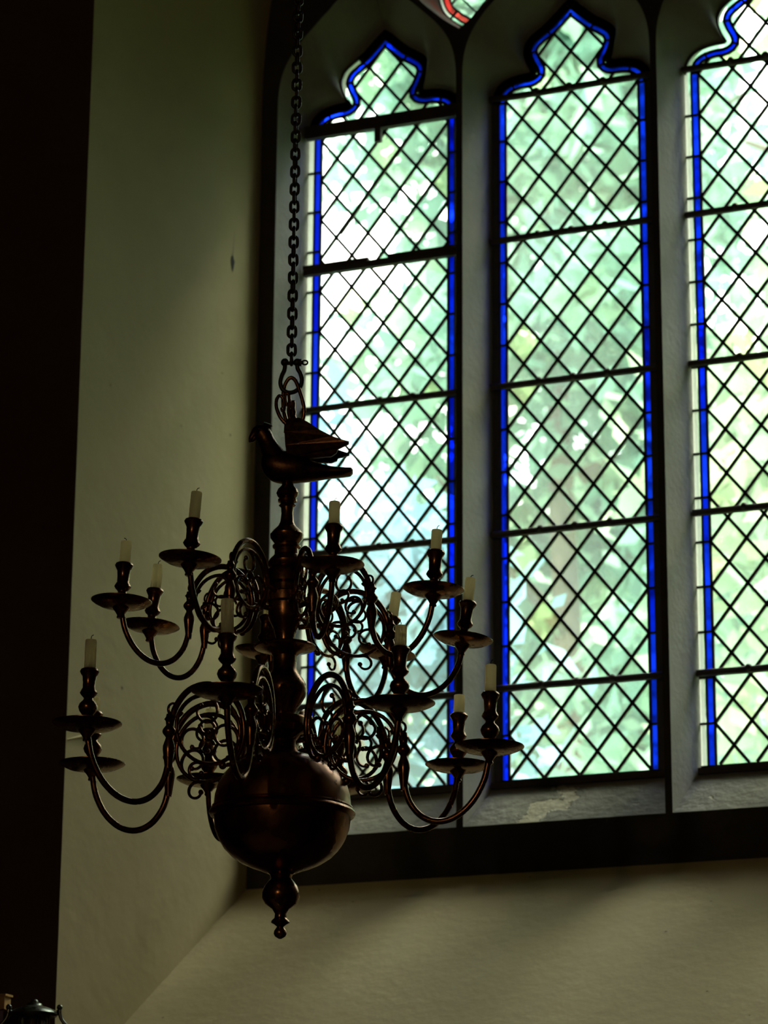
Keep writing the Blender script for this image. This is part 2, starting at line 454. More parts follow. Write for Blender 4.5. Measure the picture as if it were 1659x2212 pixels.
def lead_seg(mb, a, b, wd, xc, y=0.0, dep=LEAD_D):
    d = (b - a); L = d.length
    if L < 0.004: return
    ang = math.atan2(d.y, d.x); m = (a + b) / 2
    mb.box((xc + m.x, y, m.y), (L + wd * .5, dep, wd), Matrix.Rotation(-ang, 3, 'Y'))
def pane(name, poly, xc, material, parent, jit=1.0):
    if abs(area(poly)) < 2.0e-5: return None
    if area(poly) < 0: poly = poly[::-1]
    c = sum(poly, Vector((0, 0))) / len(poly)
    tri = tessellate_polygon([[Vector((p.x, p.y, 0)) for p in poly]])
    o = MB().add([(p.x - c.x, 0, p.y - c.y) for p in poly], [tuple(t) for t in tri]).build(name, material, parent)
    o.location = (xc + c.x, random.uniform(-.0006, .0006), c.y)
    o.rotation_euler = (R(random.uniform(-.8, .8)) * jit, 0, R(random.uniform(-.8, .8)) * jit)
    return o

GW = 0.1945               # half width of the lattice field
HB = 0.1215               # height of a quarry
BOT = 3.100
BARS = [[3.337, 3.767, 4.188, 4.598, 5.027], [3.342, 3.768, 4.188, 4.615, 5.045], [3.339, 3.771, 4.186, 4.613, 5.043], [3.340, 3.769, 4.187, 4.614, 5.044]]
PH = [3.2095, 3.2181, 3.2077, 3.2130]
def pale_at(li, sgn, a): return sgn < 0 and (li == 2 or (li == 0 and a in (15, 22)))
inn = inside_head(0.018); mid = inside_head(0.0045); outr = off_head(0.016)
WINLAB = ['left light of diamond leaded glass with blue border and a thick top rail', 'middle light of diamond leaded glass with blue border',
          'right light of diamond leaded glass cut off by the picture edge',
          'fourth light of diamond leaded glass beyond the right picture edge']
for li, xc in enumerate(LC):
    win = empty('window_%d' % (li + 1)); tag(win, WINLAB[li], kind='structure')
    field = outline(GW, BOT, [Vector((max(p.x, -GW) if i else -GW, p.y)) for i, p in enumerate(inn)], 4, 6)
    zs = [BOT - .01] + BARS[li] + [5.6]
    for pi in range(6):
        z0, z1 = zs[pi], zs[pi + 1]
        pf = clip_poly(field, Vector((-1, z0)), Vector((1, z0)))
        pf = clip_poly(pf, Vector((1, z1)), Vector((-1, z1)))
        ph = PH[li]
        if li == 0 and pi == 4: ph = 4.7633
        hx, hz = GW / 4, HB / 2
        k0 = int((z0 - ph) / hz) - 3; k1 = int((z1 - ph) / hz) + 3
        for k in range(k0, k1):
            for i in range(-1, 10):
                if (i + k) % 2 == 0: continue          # diamond centres
                c = Vector((-GW + i * hx, ph + k * hz))
                D = [c + Vector((0, -hz)), c + Vector((hx, 0)), c + Vector((0, hz)), c + Vector((-hx, 0))]
                if c.y + hz < z0 or c.y - hz > z1: continue
                poly = pf
                for a, b in zip(D, D[1:] + D[:1]):
                    poly = clip_poly(poly, a, b) if poly else poly
                    if len(poly) < 3: break
                if len(poly) >= 3: pane('pane', poly, xc, M['clear'], win)
        mb = MB()
        for s in (1, -1):
            d = Vector((hx, s * hz)).normalized()
            for k in range(k0 - 12, k1 + 12):
                if k % 2: continue
                p = Vector((-GW, ph + k * hz))
                for t0, t1 in line_inside(pf, p, d): lead_seg(mb, p + d * t0, p + d * t1, 0.0084, xc)
        if mb.v: mb.build('lead_came', M['lead'], win)
    # border: blue strips, and an outer fillet of pale glass (or mortar in the middle light)
    left_in = [Vector((-GW, BOT)), ] ; 
    sides = []
    kk = -1; zz = []
    zstart = BOT - 0.006
    z = PH[li]
    while z > zstart: z -= HB
    z += HB
    zz = [zstart]
    while z < 5.0:
        if z - zz[-1] > 0.02: zz.append(z)
        z += HB
    zz.append(hl[0].y)
    bl = MB()
    for sgn in (-1, 1):
        for a, b in zip(zz, zz[1:]):
            pane('border_pane', [Vector((sgn * .2125, a)), Vector((sgn * .1965, a)), Vector((sgn * .1965, b)), Vector((sgn * .2125, b))], xc, M['blue'], win, .5)
            lead_seg(bl, Vector((sgn * .1965, a)), Vector((sgn * .2125, a)), 0.006, xc)
            if li != 1: pane('fillet_pane', [Vector((sgn * .2325, a)), Vector((sgn * .2155, a)), Vector((sgn * .2155, b)), Vector((sgn * .2325, b))], xc, M['pale'], win, .5); lead_seg(bl, Vector((sgn * .2325, a)), Vector((sgn * .2125, a)), 0.006, xc)
        lead_seg(bl, Vector((sgn * .1945, BOT)), Vector((sgn * .1945, hl[0].y)), 0.007, xc)
        lead_seg(bl, Vector((sgn * .2145, zstart)), Vector((sgn * .2145, hl[0].y)), 0.006, xc)
        if li == 1: bl.box((xc + sgn * .226, 0, (zstart + hl[0].y) / 2), (.020, .012, hl[0].y - zstart))
        # head border, five pieces each side
        m = len(hl); cuts = [0, 7, 15, 22, 30, m - 1]
        for a, b in zip(cuts, cuts[1:]):
            fl = lambda P: [Vector((sgn * -p.x, p.y)) for p in P[a:b + 1]]
            pane('border_pane', fl(mid) + fl(inn)[::-1], xc, M['blue'], win, .3)
            if pale_at(li, sgn, a): pane('fillet_pane', fl(outr) + fl(off_head(0.002))[::-1], xc, M['pale'], win, .3)
            lead_seg(bl, fl(off_head(0.002))[0], fl(inn)[0], 0.006, xc)
        for P, wd in ((inn, 0.0075), (off_head(-0.001), 0.0075), (off_head(0.018), 0.006)):
            for a, b in zip(P, P[1:]): lead_seg(bl, Vector((sgn * -a.x, a.y)), Vector((sgn * -b.x, b.y)), wd, xc)
        for a, b in zip(cuts, cuts[1:]):              # mortar where the outer fillet has no glass
            if not pale_at(li, sgn, a):
                P = off_head(0.012)[a:b + 1]
                for p_, q_ in zip(P, P[1:]): lead_seg(bl, Vector((sgn * -p_.x, p_.y)), Vector((sgn * -q_.x, q_.y)), 0.026, xc)
    # close the gap between the glass and the stone at the foot
    lead_seg(bl, Vector((-.233, BOT - .008)), Vector((.233, BOT - .008)), 0.012, xc)
    bl.build('border_lead', M['lead'], win)
    MB().box((xc, -.013, BOT - .020), (.472, .030, .016)).build('sill_flashing', M['bar'], win)
    # saddle bars
    for bi, z in enumerate(BARS[li]):
        if li == 0 and bi == 4:
            mb = MB(); mb.box((xc, -0.022, z), (0.47, 0.022, 0.036)); mb.box((xc, -0.030, z - .019), (0.46, 0.02, 0.010))
            o = mb.build('ventilator_rail', M['bar'], win)
            MB().box((xc - .006, -0.034, z - 0.043), (0.019, 0.014, 0.046)).build('latch', M['bar'], win)
        elif li == 0 and bi == 3:
            mb = MB(); mb.box((xc, -0.020, z), (0.47, 0.018, 0.020)); mb.box((xc - .135, -0.026, z + .012), (0.20, 0.014, 0.012)); mb.box((xc + .13, -0.026, z + .012), (0.21, 0.014, 0.012))
            mb.build('ventilator_rail', M['bar'], win)
        else:
            mb = MB(); mb.tube([(xc - .236, -.014, z), (xc - .08, -.0145, z + random.uniform(-.002, .002)), (xc + .08, -.0145, z), (xc + .236, -.014, z)], 0.0100, 8)
            for tx in (-GW / 2, 0, GW / 2):           # copper ties twisted round the bar
                mb.ball((xc + tx, -.019, z + .003), 0.0105, 8, 5)
            mb.build('saddle_bar', M['bar'], win, 40)
    if li == 0:
        MB().tube([(-0.262, -.030, 4.985), (-0.375, -.033, 4.843), (-0.4874, -.030, 4.6994)], 0.0058, 6).build('stay_rod', M['iron'], win)
# eyelet glass
for ei, (xc, dz) in enumerate(EC):
    win = empty('window_%d' % (5 + ei))
    tag(win, ['small pointed tracery light with red border above the left mullion', 'small pointed tracery light above the right mullion',
              'small pointed tracery light above the mullion beyond the right picture edge'][ei], kind='structure')
    sh = lambda P, d: [Vector((p.x, p.y + dz)) for p in P]
    L0 = resample(cr([(-x, z) for x, z in TO], 8), 41)
    def ins(d):
        o = offset(L0, -d); o[0] = Vector((0, L0[0].y + d * 1.35)); o[-1] = Vector((0, L0[-1].y - d * 1.6)); return [Vector((min(p.x, 0), p.y)) for p in o]
    bl = MB()
    for sgn in (-1, 1):
        for lo, hi, mt in ((0.002, 0.011, 'pale'), (0.014, 0.030, 'red')):
            for a in range(0, 40, 8):
                A = ins(lo)[a:a + 9]; B = ins(hi)[a:a + 9]
                poly = [Vector((sgn * -p.x, p.y + dz)) for p in A + B[::-1]]
                pane('border_pane', poly, xc, M[mt], win, .3)
                lead_seg(bl, Vector((sgn * -A[0].x, A[0].y + dz)), Vector((sgn * -B[0].x, B[0].y + dz)), .005, xc)
        for d, wd in ((0.0, .006), (0.0125, .005), (0.031, .006)):
            P = ins(d)
            for a, b in zip(P, P[1:]): lead_seg(bl, Vector((sgn * -a.x, a.y + dz)), Vector((sgn * -b.x, b.y + dz)), wd, xc)
    half = ins(0.031); fld = [Vector((p.x, p.y + dz)) for p in half] + [Vector((-p.x, p.y + dz)) for p in reversed(half[1:-1])]
    for k in range(-1, 7):
        for i in range(-3, 4):
            if (i + k) % 2: continue
            c = Vector((i * .055, 5.33 + dz + k * .065)); D = [c + Vector((0, -.065)), c + Vector((.055, 0)), c + Vector((0, .065)), c + Vector((-.055, 0))]
            poly = fld[::-1] if area(fld) < 0 else fld
            for a, b in zip(D, D[1:] + D[:1]):
                poly = clip_poly(poly, a, b) if poly else poly
            if len(poly) >= 3: pane('pane', poly, xc, M['clear'], win)
    for s in (1, -1):
        d = Vector((.055, s * .065)).normalized()
        for k in range(-8, 14, 2):
            p = Vector((-.165, 5.33 + dz + (k + 1) * .065))
            for t0, t1 in line_inside(fld, p, d): lead_seg(bl, p + d * t0, p + d * t1, .0045, xc)
    bl.build('lead_came', M['lead'], win)

# ------------------------------------------------------------------ chandelier
CH = Vector((0.2487, -2.0306, 0))
RT = _r.copy(); TC = Vector((math.sin(YAW), -math.cos(YAW), 0))
def zp(y):         # height on the stem axis of a picture row
    T = [(0, 4.3614), (760, 3.5733), (785, 3.5483), (820, 3.5135), (920, 3.4146), (1045, 3.2923), (1316, 3.0321), (1399, 2.9537), (1560, 2.8034), (1600, 2.7664), (1757, 2.6225), (1935, 2.4617), (2028, 2.3788)]
    for (a, za), (b, zb) in zip(T, T[1:]):
        if y <= b: return za + (zb - za) * (y - a) / (b - a)
    return T[-1][1]
PXM = 1 / 1103.0
chand = empty('chandelier', (CH.x, CH.y, 2.6225))
tag(chand, 'two-tier dark brass chandelier with a globe, scrolled arms and a bird on top', 'chandelier')
ZC = 2.6225
def lathe_part(name, prof, material, n=40, sm=38):
    pr = [(max(r, .5) * PXM, zp(y) - ZC) for y, r in prof][::-1]
    return MB().lathe(pr, n).build(name, material, chand, sm)
lathe_part('stem_baluster', [(1042, 12), (1050, 14), (1058, 22), (1066, 25), (1073, 22), (1077, 17), (1080, 21), (1085, 21), (1088, 14), (1093, 19), (1097, 14), (1110, 13), (1128, 15), (1138, 20), (1148, 31), (1156, 37), (1164, 36), (1171, 30), (1176, 26), (1180, 31), (1184, 31), (1188, 26), (1200, 27), (1208, 35), (1216, 41), (1224, 40), (1232, 33)], M['brass'])
lathe_part('arm_hub', [(1230, 34), (1234, 43), (1240, 46), (1262, 46), (1266, 37), (1280, 37), (1284, 44), (1302, 44), (1306, 38), (1332, 38), (1345, 33), (1358, 26), (1378, 21), (1388, 21)], M['brass'])
lathe_part('stem_dish', [(1386, 22), (1391, 45), (1395, 66), (1398, 68), (1401, 66), (1405, 48), (1412, 30), (1418, 26)], M['brass'], 48)
lathe_part('stem_baluster', [(1416, 26), (1425, 26), (1445, 26), (1455, 31), (1466, 40), (1480, 48), (1492, 50), (1505, 46), (1520, 37), (1533, 28), (1541, 25), (1549, 25)], M['brass'])
lathe_part('arm_hub', [(1548, 30), (1551, 50), (1556, 54), (1584, 54), (1588, 38), (1600, 28), (1610, 29), (1622, 36), (1634, 44)], M['brass'])
lathe_part('globe_upper_bowl', [(1630, 42), (1634, 60), (1642, 84), (1654, 105), (1672, 124), (1695, 138), (1718, 145), (1744, 148)], M['globe'], 64)
lathe_part('globe_band', [(1742, 146), (1744, 151), (1747, 152), (1749, 150), (1752, 155), (1757, 157), (1762, 155), (1765, 150), (1767, 146)], M['globe'], 64)
lathe_part('globe_lower_bowl', [(1766, 147), (1790, 144), (1812, 136), (1832, 124), (1850, 107), (1864, 86), (1874, 64), (1880, 46), (1886, 32)], M['globe'], 64)
lathe_part('pendant_finial', [(1884, 33), (1890, 24), (1898, 22), (1904, 27), (1914, 35), (1928, 40), (1940, 40), (1953, 33), (1964, 18), (1974, 12), (1983, 13), (1989, 19), (1993, 20), (1997, 13), (2002, 7), (2005, 9), (2011, 13), (2017, 14), (2023, 11), (2028, 3)], M['brass'])

# --- arms
def arm_meshes(s, kx):
    """meshes of one arm in its own plane: X outwards, Z up, origin on the stem axis at the height of the tray"""
    S = lambda P: [Vector((x * kx, 0, z * s)) for x, z in P]
    main = [(.128, -.050), (.106, -.042), (.090, -.014), (.084, .025), (.096, .070), (.128, .100), (.165, .107), (.202, .092), (.228, .058), (.239, .020), (.241, -.020),
            (.243, -.062), (.254, -.098), (.278, -.126), (.310, -.137), (.345, -.128), (.377, -.100), (.399, -.060), (.408, -.020), (.41, -.004)]
    P = cr(S(main), 5); m = len(P)
    rad = [(.0040 + .0022 * min(1, i / (m * .25))) * (s ** .5) for i in range(m)]
    mb = MB(); mb.tube(P, rad, 10)
    mb.ball(P[0], .008 * s, 10, 6)
    # hooked lug that drops into the hub
    mb.tube(S([(.030, .012), (.060, .018), (.086, .020)]), .0055, 8)
    arm = mb.mesh('arm', M['brass'], 60)
    # knops on the vertical part
    bp = [(.0062, .040), (.0075, .034), (.0105, .030), (.0075, .026), (.0065, .018), (.0125, .010), (.0135, .006), (.0125, .002), (.0065, -.006), (.0075, -.010), (.0115, -.022), (.0118, -.030), (.0095, -.046), (.0072, -.064), (.0060, -.074)]
    knop = MB().lathe([(r * (s ** .5), z * s) for r, z in bp][::-1], 16, (.2415 * kx, 0, 0)).mesh('baluster_knop', M['brass'], 50)
    # ring filled with little scrolls
    O = Vector((.160, 0.018)); rho = .067
    mb = MB()
    ring = [(O.x + rho * math.cos(2 * PI * i / 40), O.y + rho * 1.02 * math.sin(2 * PI * i / 40)) for i in range(40)]
    mb.tube(S(ring), .0042 * s, 8, closed=True)
    def spiral(cx, cz, r0, r1, a0, a1, rr=.0030, ball=.0052):
        k = 26; pts = []
        for i in range(k + 1):
            t = i / k; a = R(a0 + (a1 - a0) * t); r = r0 + (r1 - r0) * t
            pts.append((cx + r * math.cos(a), cz + r * math.sin(a)))
        mb.tube(S(pts), [rr * s * (1 - .25 * i / k) for i in range(k + 1)], 6)
        mb.ball(S([pts[-1]])[0], ball * s, 8, 5)
    for a0, sg, r0 in ((78, 1, .031), (200, -1, .030), (318, 1, .029)):
        cx = O.x + (rho - r0) * math.cos(R(a0)); cz = O.y + (rho - r0) * math.sin(R(a0))
        spiral(cx, cz, r0, .014, a0, a0 + sg * 330, .0038, .0056)
    spiral(O.x + .004, O.y + .002, .018, .009, 170, -120, .0034, .005)
    spiral(.182, -.068, .020, .010, 120, -170, .0036, .0056)       # tail curl under the ring
    spiral(.232, .052, .018, .009, 200, 470, .0032, .005)           # curl by the knop
    scroll = mb.mesh('scroll_ring', M['brass'], 60)
    return arm, knop, scroll
def tray_mesh(rr, s):
    pr = [(.006, -.030), (.0075, -.028), (.0065, -.024), (.010, -.018), (.015, -.012), (.017, -.0085), (rr * .45, -.0075), (rr * .75, -.0040), (rr * .93, .0015), (rr, .0045), (rr, .0060), (rr * .92, .0040), (rr * .7, -.0005), (rr * .3, -.003), (.004, -.003)]
    return MB().lathe(pr, 48).mesh('drip_tray', M['brass'], 40)
def socket_mesh(kr, kz, low):
    if low:
        pr = [(.011, -.002), (.0095, .006), (.0092, .014), (.0115, .022), (.0165, .029), (.0188, .036), (.0165, .043), (.0095, .050), (.0088, .054), (.0145, .060), (.0168, .064), (.0145, .069), (.0118, .074), (.0122, .085), (.0132, .096), (.0170, .102), (.0186, .106), (.0165, .110), (.0128, .112), (.0120, .112), (.0115, .100)]
    else:
        pr = [(.018, -.002), (.0185, .006), (.0165, .012), (.0105, .018), (.0085, .022), (.0088, .025), (.0140, .030), (.0165, .034), (.0145, .039), (.0118, .043), (.0120, .056), (.0130, .067), (.0165, .073), (.0182, .077), (.0165, .081), (.0128, .083), (.0120, .083), (.0115, .072)]
    return MB().lathe([(r * kr, z * kz) for r, z in pr], 28).mesh('candle_socket', M['brass'], 40)
UP = arm_meshes(.84, .335 / .41); LO = arm_meshes(1.0, 1.0)
tray_u, tray_l = tray_mesh(.0595, .84), tray_mesh(.0665, 1.0)
sock_u, sock_l = socket_mesh(1, 1, False), socket_mesh(1, 1, True)
# tier, azimuth seen from the camera (0 = towards it, + = right), radius, tray height, tilt, candle length, label
ARMS = [
 ('u', -31, .335, 3.049, 4, .054, 'highest-standing candle of the chandelier, on the upper tier left of the stem'),
 ('u', 17, .335, 3.030, 1, .045, 'cream candle just right of the chandelier stem in front of the left light'),
 ('u', 59, .338, 3.023, 3, .041, 'upper-tier cream candle in front of the right edge of the left light'),
 ('u', 100, .358, 2.986, 7, .048, 'tilted upper-tier candle farthest right, in front of the mullion'),
 ('u', 143, .335, 3.007, 8, .052, 'leaning far-side candle of the upper tier in front of the left light'),
 ('u', 190, .325, 3.021, 6, .040, 'far-side upper candle half hidden just left of the chandelier stem'),
 ('u', 237, .335, 3.040, 5, .051, 'upper-tier candle second from the left, on the lower-hanging drip tray'),
 ('u', 284, .328, 3.020, 2.5, .044, 'leftmost candle of the upper tier in front of the cream wall'),
 ('l', -13, .405, 2.768, -1, .066, 'thick long candle of the lower tier nearest the camera, left of the stem'),
 ('l', 33, .411, 2.759, 1, .040, 'short lower-tier candle in front of the left light, right of the stem'),
 ('l', 75, .413, 2.730, 1, .054, 'rightmost candle of the whole chandelier, before the middle light'),
 ('l', 120, .400, 2.758, 1, .038, 'short lower-tier candle before the mullion, left of the rightmost one'),
 ('l', 165, .400, 2.749, 0, .062, 'lower-tier candle behind the scrollwork right of the globe'),
 ('l', 204, .411, 2.761, 0, .042, 'lower-tier candle behind the scrollwork left of the globe'),
 ('l', 248, .418, 2.746, 0, .030, 'short candle almost wholly hidden behind the leftmost candle socket'),
 ('l', 295, .405, 2.755, .6, .057, 'leftmost candle of the whole chandelier, at the dark wall edge'),
]
VIEW = -TC
for tier, az, r, z, tilt, clen, lab in ARMS:
    a = R(az); D = RT * math.sin(a) + TC * math.cos(a); ang = math.atan2(D.y, D.x)
    mA, mK, mS = UP if tier == 'u' else LO
    R0 = .335 if tier == 'u' else .41
    arm = link('arm', mA, chand)
    arm.location = (0, 0, z - ZC); arm.rotation_euler = (0, 0, ang); k = r / R0; arm.scale = (k, 1, 1)
    kn = link('baluster_knop', mK, arm); kn.scale = (1, 1, 1)
    sc = link('scroll_ring', mS, arm)
    Rt = Matrix.Rotation(R(tilt), 4, VIEW)
    Rl = Matrix.Rotation(-ang, 4, 'Z') @ Rt @ Matrix.Rotation(ang, 4, 'Z')
    tr = link('drip_tray', tray_u if tier == 'u' else tray_l, arm)
    tr.matrix_local = Matrix.Translation((R0, 0, 0)) @ Matrix.Scale(1 / k, 4, (1, 0, 0)) @ Rl
    so = link('candle_socket', sock_u if tier == 'u' else sock_l, arm)
    so.matrix_local = Matrix.Translation((R0, 0, 0)) @ Matrix.Scale(1 / k, 4, (1, 0, 0)) @ Rl
    # the candle: a thing of its own
    top = .083 if tier == 'u' else .112
    base = Vector((CH.x, CH.y, z)) + D * r
    rc = .0108 if tier == 'u' else (.0121 if az == -13 else .0112)
    mb = MB(); mb.lathe([(rc * .96, -.010), (rc, -.002), (rc * .99, clen * .5), (rc * .985, clen - .003), (rc * .9, clen - .0008), (rc * .6, clen), (rc * .25, clen - .0015), (.0005, clen - .002)], 24)
    cd = mb.build('candle', M['wax'], None, 50)
    cd.matrix_world = Matrix.Translation(base) @ Rt @ Matrix.Translation((0, 0, top))
    tag(cd, lab, 'candle', 'candles in the chandelier sockets')
    mb = MB(); hook = random.choice((-1, 1, 1))
    h = random.uniform(.005, .010)
    mb.tube([(0, 0, clen - .003), (0, 0, clen + h * .5), (.0015 * hook, 0, clen + h * .85), (.0045 * hook, 0, clen + h)], .0008, 6)
    wk = mb.build('wick', M['wick'], cd); wk.rotation_euler = (0, 0, YAW)

# --- bird, its loop handle
BRD = empty('bird'); BRD.parent = chand; BRD.rotation_euler = (0, 0, YAW); BRD['label'] = 'dark brass bird with raised wings'
def bp(u, v): return ((u - 621) * PXM, zp(v) - ZC)
secs = [(561, 1000, 4, 4), (564, 1000, 16, 12), (572, 1001, 29, 21), (586, 1005, 37, 28), (605, 1009, 38, 32), (628, 1011, 36, 33), (652, 1014, 30, 30), (680, 1018, 22, 26), (708, 1020, 15, 22), (738, 1020, 11, 22), (757, 1019, 9, 22), (762, 1018, 7, 19), (765, 1018, 4, 12)]
secs = [tuple(p) for p in cr([Vector(s_) for s_ in secs], 3)]
vs = []; fs = []; nn = 20
for (u, v, rz, ry) in secs:
    x, z = bp(u, v)
    for k in range(nn):
        t = 2 * PI * k / nn; vs.append((x, ry * PXM * math.cos(t), z + rz * PXM * math.sin(t)))
for i in range(len(secs) - 1):
    for k in range(nn): fs.append((i * nn + k, i * nn + (k + 1) % nn, (i + 1) * nn + (k + 1) % nn, (i + 1) * nn + k))
fs += [tuple(reversed(range(nn))), tuple(range((len(secs) - 1) * nn, len(secs) * nn))]
MB().add(vs, fs).build('bird_body', M['birdm'], BRD, 60)
mb = MB(); hp = [(594, 992, 27), (582, 972, 22), (573, 954, 18.5), (566, 941, 19), (559, 934, 18.5), (551, 934, 14), (544, 940, 9), (538, 948, 6), (534.5, 956, 2.2)]
hp = [tuple(p) for p in cr([Vector(p) for p in hp], 4)]
mb.tube([(bp(u, v)[0], 0, bp(u, v)[1]) for u, v, r in hp], [r * PXM for u, v, r in hp], 16)
mb.tube([(bp(546, 946)[0], 0, bp(546, 946)[1]), (bp(541, 953)[0], 0, bp(541, 953)[1]), (bp(540, 956)[0], 0, bp(540, 956)[1])], [.006, .004, .001], 8)
mb.tube([(bp(566, 922)[0], 0, bp(566, 922)[1]), (bp(577, 922)[0], 0, bp(577, 922)[1]), (bp(585, 920)[0], 0, bp(585, 920)[1])], [.010, .007, .001], 8)
for s_ in (-1, 1): mb.ball((bp(556, 932)[0], s_ * .0135, bp(556, 932)[1]), .0035, 8, 6)
mb.build('bird_head', M['birdm'], BRD, 60)
wing = [(622, 992), (615, 970), (613, 945), (616, 928), (626, 921), (645, 919), (664, 927), (690, 942), (718, 955), (742, 963), (756, 967), (756, 971), (742, 976), (731, 980), (729, 987), (717, 993), (695, 994), (670, 995), (645, 996)]
for s_ in (-1, 1):
    mb = MB(); W = [Vector(bp(u, v)) for u, v in wing]; zr = bp(620, 995)[1]
    n_ = len(W); vs = []
    for th in (-.0035, .0035):
        for p in W: vs.append((p.x, s_ * (.012 + max(0, p.y - zr) * .46 + .9 * max(0, p.x + .005) ** 2) + th, p.y))
    tri = tessellate_polygon([[Vector((p.x, p.y, 0)) for p in W]])
    fs = [tuple(t) for t in tri] + [tuple(i + n_ for i in reversed(t)) for t in tri] + [(i, (i + 1) % n_, n_ + (i + 1) % n_, n_ + i) for i in range(n_)]
    mb.add(vs, fs)
    for q in range(3):      # raised feather quills
        a_, b_ = bp(634 + 10 * q, 940 + 14 * q), bp(738 - 8 * q, 968 + 8 * q)
        mb.tube([(a_[0], s_ * (.016 + max(0, a_[1] - zr) * .46), a_[1]), (b_[0], s_ * (.016 + max(0, b_[1] - zr) * .46), b_[1])], .0016, 5)
    mb.build('bird_wing', M['birdm'], BRD)
# loop handle on the bird's back
HND = empty('loop_handle'); HND.parent = chand; HND.rotation_euler = (0, 0, YAW)
pp = lambda u, v, y=0.0: (bp(u, v)[0], y, bp(u, v)[1])
MB().lathe([(20 * PXM, zp(934) - ZC), (19 * PXM, zp(918) - ZC), (15 * PXM, zp(908) - ZC), (8 * PXM, zp(903) - ZC), (6.5 * PXM, zp(896) - ZC), (7.5 * PXM, zp(890) - ZC), (5 * PXM, zp(884) - ZC), (5.5 * PXM, zp(872) - ZC), (4 * PXM, zp(866) - ZC)], 24, (9 * PXM, 0, 0)).build('handle_boss', M['brass'], HND, 45)
ring = cr([pp(617, 912, .004), pp(609, 885, .004), (bp(608, 850)[0], .002, bp(608, 850)[1]), pp(613, 828), pp(623, 817, -.002), pp(634, 823, -.004), pp(645, 848, -.004), pp(654, 880, -.003), pp(653, 903), pp(644, 914, .002)], 6)
MB().tube(ring, .0042, 8).build('loop_ring', M['brass'], HND, 60)
for pts in ([(617, 920), (603, 905), (594, 885), (593, 868), (599, 858), (606, 862), (611, 875), (611, 888), (606, 891), (604, 884)],
            [(627, 916), (621, 892), (622, 870), (620, 856), (614, 853), (613, 864), (617, 880)]):
    P = cr([pp(u, v, -.008) for u, v in pts], 6)
    MB().tube(P, [.0042 - .0018 * i / len(P) for i in range(len(P))], 8).build('handle_scroll', M['brass'], HND, 60)

# ------------------------------------------------------------------ shackle and chain
sh = empty('shackle', (CH.x, CH.y, zp(785)), YAW)
tag(sh, 'small dark iron bow shackle linking the chain to the brass loop', 'shackle')
sp = lambda u, v, y=0.0: ((u - 624) * PXM, y, zp(v) - zp(785))
MB().tube(cr([sp(614, 781), sp(613, 798), sp(607, 812), sp(604, 828), sp(609, 841), sp(621, 848), sp(636, 846), sp(648, 836), sp(652, 822), sp(648, 806), sp(642, 796), sp(641, 781)], 5), .0046, 8).build('bow', M['iron'], sh, 60)
mb = MB(); mb.tube([sp(607, 785), sp(655, 783)], .0042, 8)
for u in (613, 641): mb.ball(sp(u, 783), .0085, 10, 6)
mb.tube([sp(646, 783), sp(650, 783)], .0075, 10)
MB.tube(mb, [Vector(sp(658, 783)) + Vector((.0055 * math.cos(2 * PI * i / 12), 0, .0045 * math.sin(2 * PI * i / 12))) for i in range(12)], .0018, 6, closed=True)
mb.build('pin', M['iron'], sh, 60)

chain = empty('chain', (CH.x + .004, CH.y, zp(776)))
tag(chain, 'black iron link chain hanging the chandelier from above', 'chain')
Lk, Wk, wr = .0318, .0228, .0036
hl_, hw_ = Lk / 2 - wr, Wk / 2 - wr
path = []
for i in range(24):
    t = 2 * PI * i / 24; c_, s_ = math.cos(t), math.sin(t)
    path.append((hw_ * c_, 0, (hl_ - hw_) * (1 if s_ > 0.01 else -1 if s_ < -.01 else 0) + hw_ * s_))
link_me = MB().tube(path, wr, 8, closed=True).mesh('chain_link', M['iron'], 60)
pitch = Lk - 4 * wr + .0022
nl = 62
for i in range(nl):
    o = link('chain_link', link_me, chain)
    o.location = (.00004 * i, 0, i * pitch)
    tw = 0 if i < 2 else 14 * math.sin(i * .21) + 3 * math.sin(i * 1.7)
    o.rotation_euler = (0, R(random.uniform(-3, 3)), YAW + R(90 * ((i + 1) % 2) + tw))
ztop = zp(776) + nl * pitch
rod = MB(); rod.tube([(CH.x + .006, CH.y, ztop - .012), (CH.x + .006, CH.y, CZ + .0)], .006, 8)
tag(rod.build('suspension_rod', M['iron'], None, 60), 'thin iron rod above the chain up to the ceiling', 'rod')

# ------------------------------------------------------------------ lantern and banner at the lower left corner
M['ltin'] = metal('black_japanned_metal', (0.10, 0.11, 0.09), (0.16, 0.17, 0.14), 0.28, 30, 0.08)
m, nt, out = mat('lamp_glass'); M['lglass'] = m
tr = N(nt, 'ShaderNodeBsdfTransparent'); tr.inputs[0].default_value = c4(.75, .75, .7); gl = N(nt, 'ShaderNodeBsdfGlossy', Roughness=.08); mx = N(nt, 'ShaderNodeMixShader'); mx.inputs[0].default_value = .25
nt.links.new(tr.outputs[0], mx.inputs[1]); nt.links.new(gl.outputs[0], mx.inputs[2]); nt.links.new(mx.outputs[0], out.inputs[0])
LX, LY, LZ = -0.610, -1.42, 2.374
lan = empty('processional_lantern', (LX, LY, 0), YAW)
tag(lan, 'black metal lantern on a pole, its domed lid showing at the lower left', 'lantern')
lz = LZ
MB().lathe([(.050, lz - .036), (.053, lz - .033), (.0535, lz - .030), (.050, lz - .026), (.044, lz - .0215), (.032, lz - .0165), (.020, lz - .0135), (.018, lz - .0115), (.0165, lz - .008), (.009, lz - .0065), (.0085, lz - .002), (.006, lz + .0005), (.001, lz + .001)], 40).build('lid', M['ltin'], lan, 40)
MB().lathe([(.028, lz - .20), (.030, lz - .19), (.030, lz - .040), (.028, lz - .036)], 32, cap=False).build('glass_chimney', M['lglass'], lan, 40)
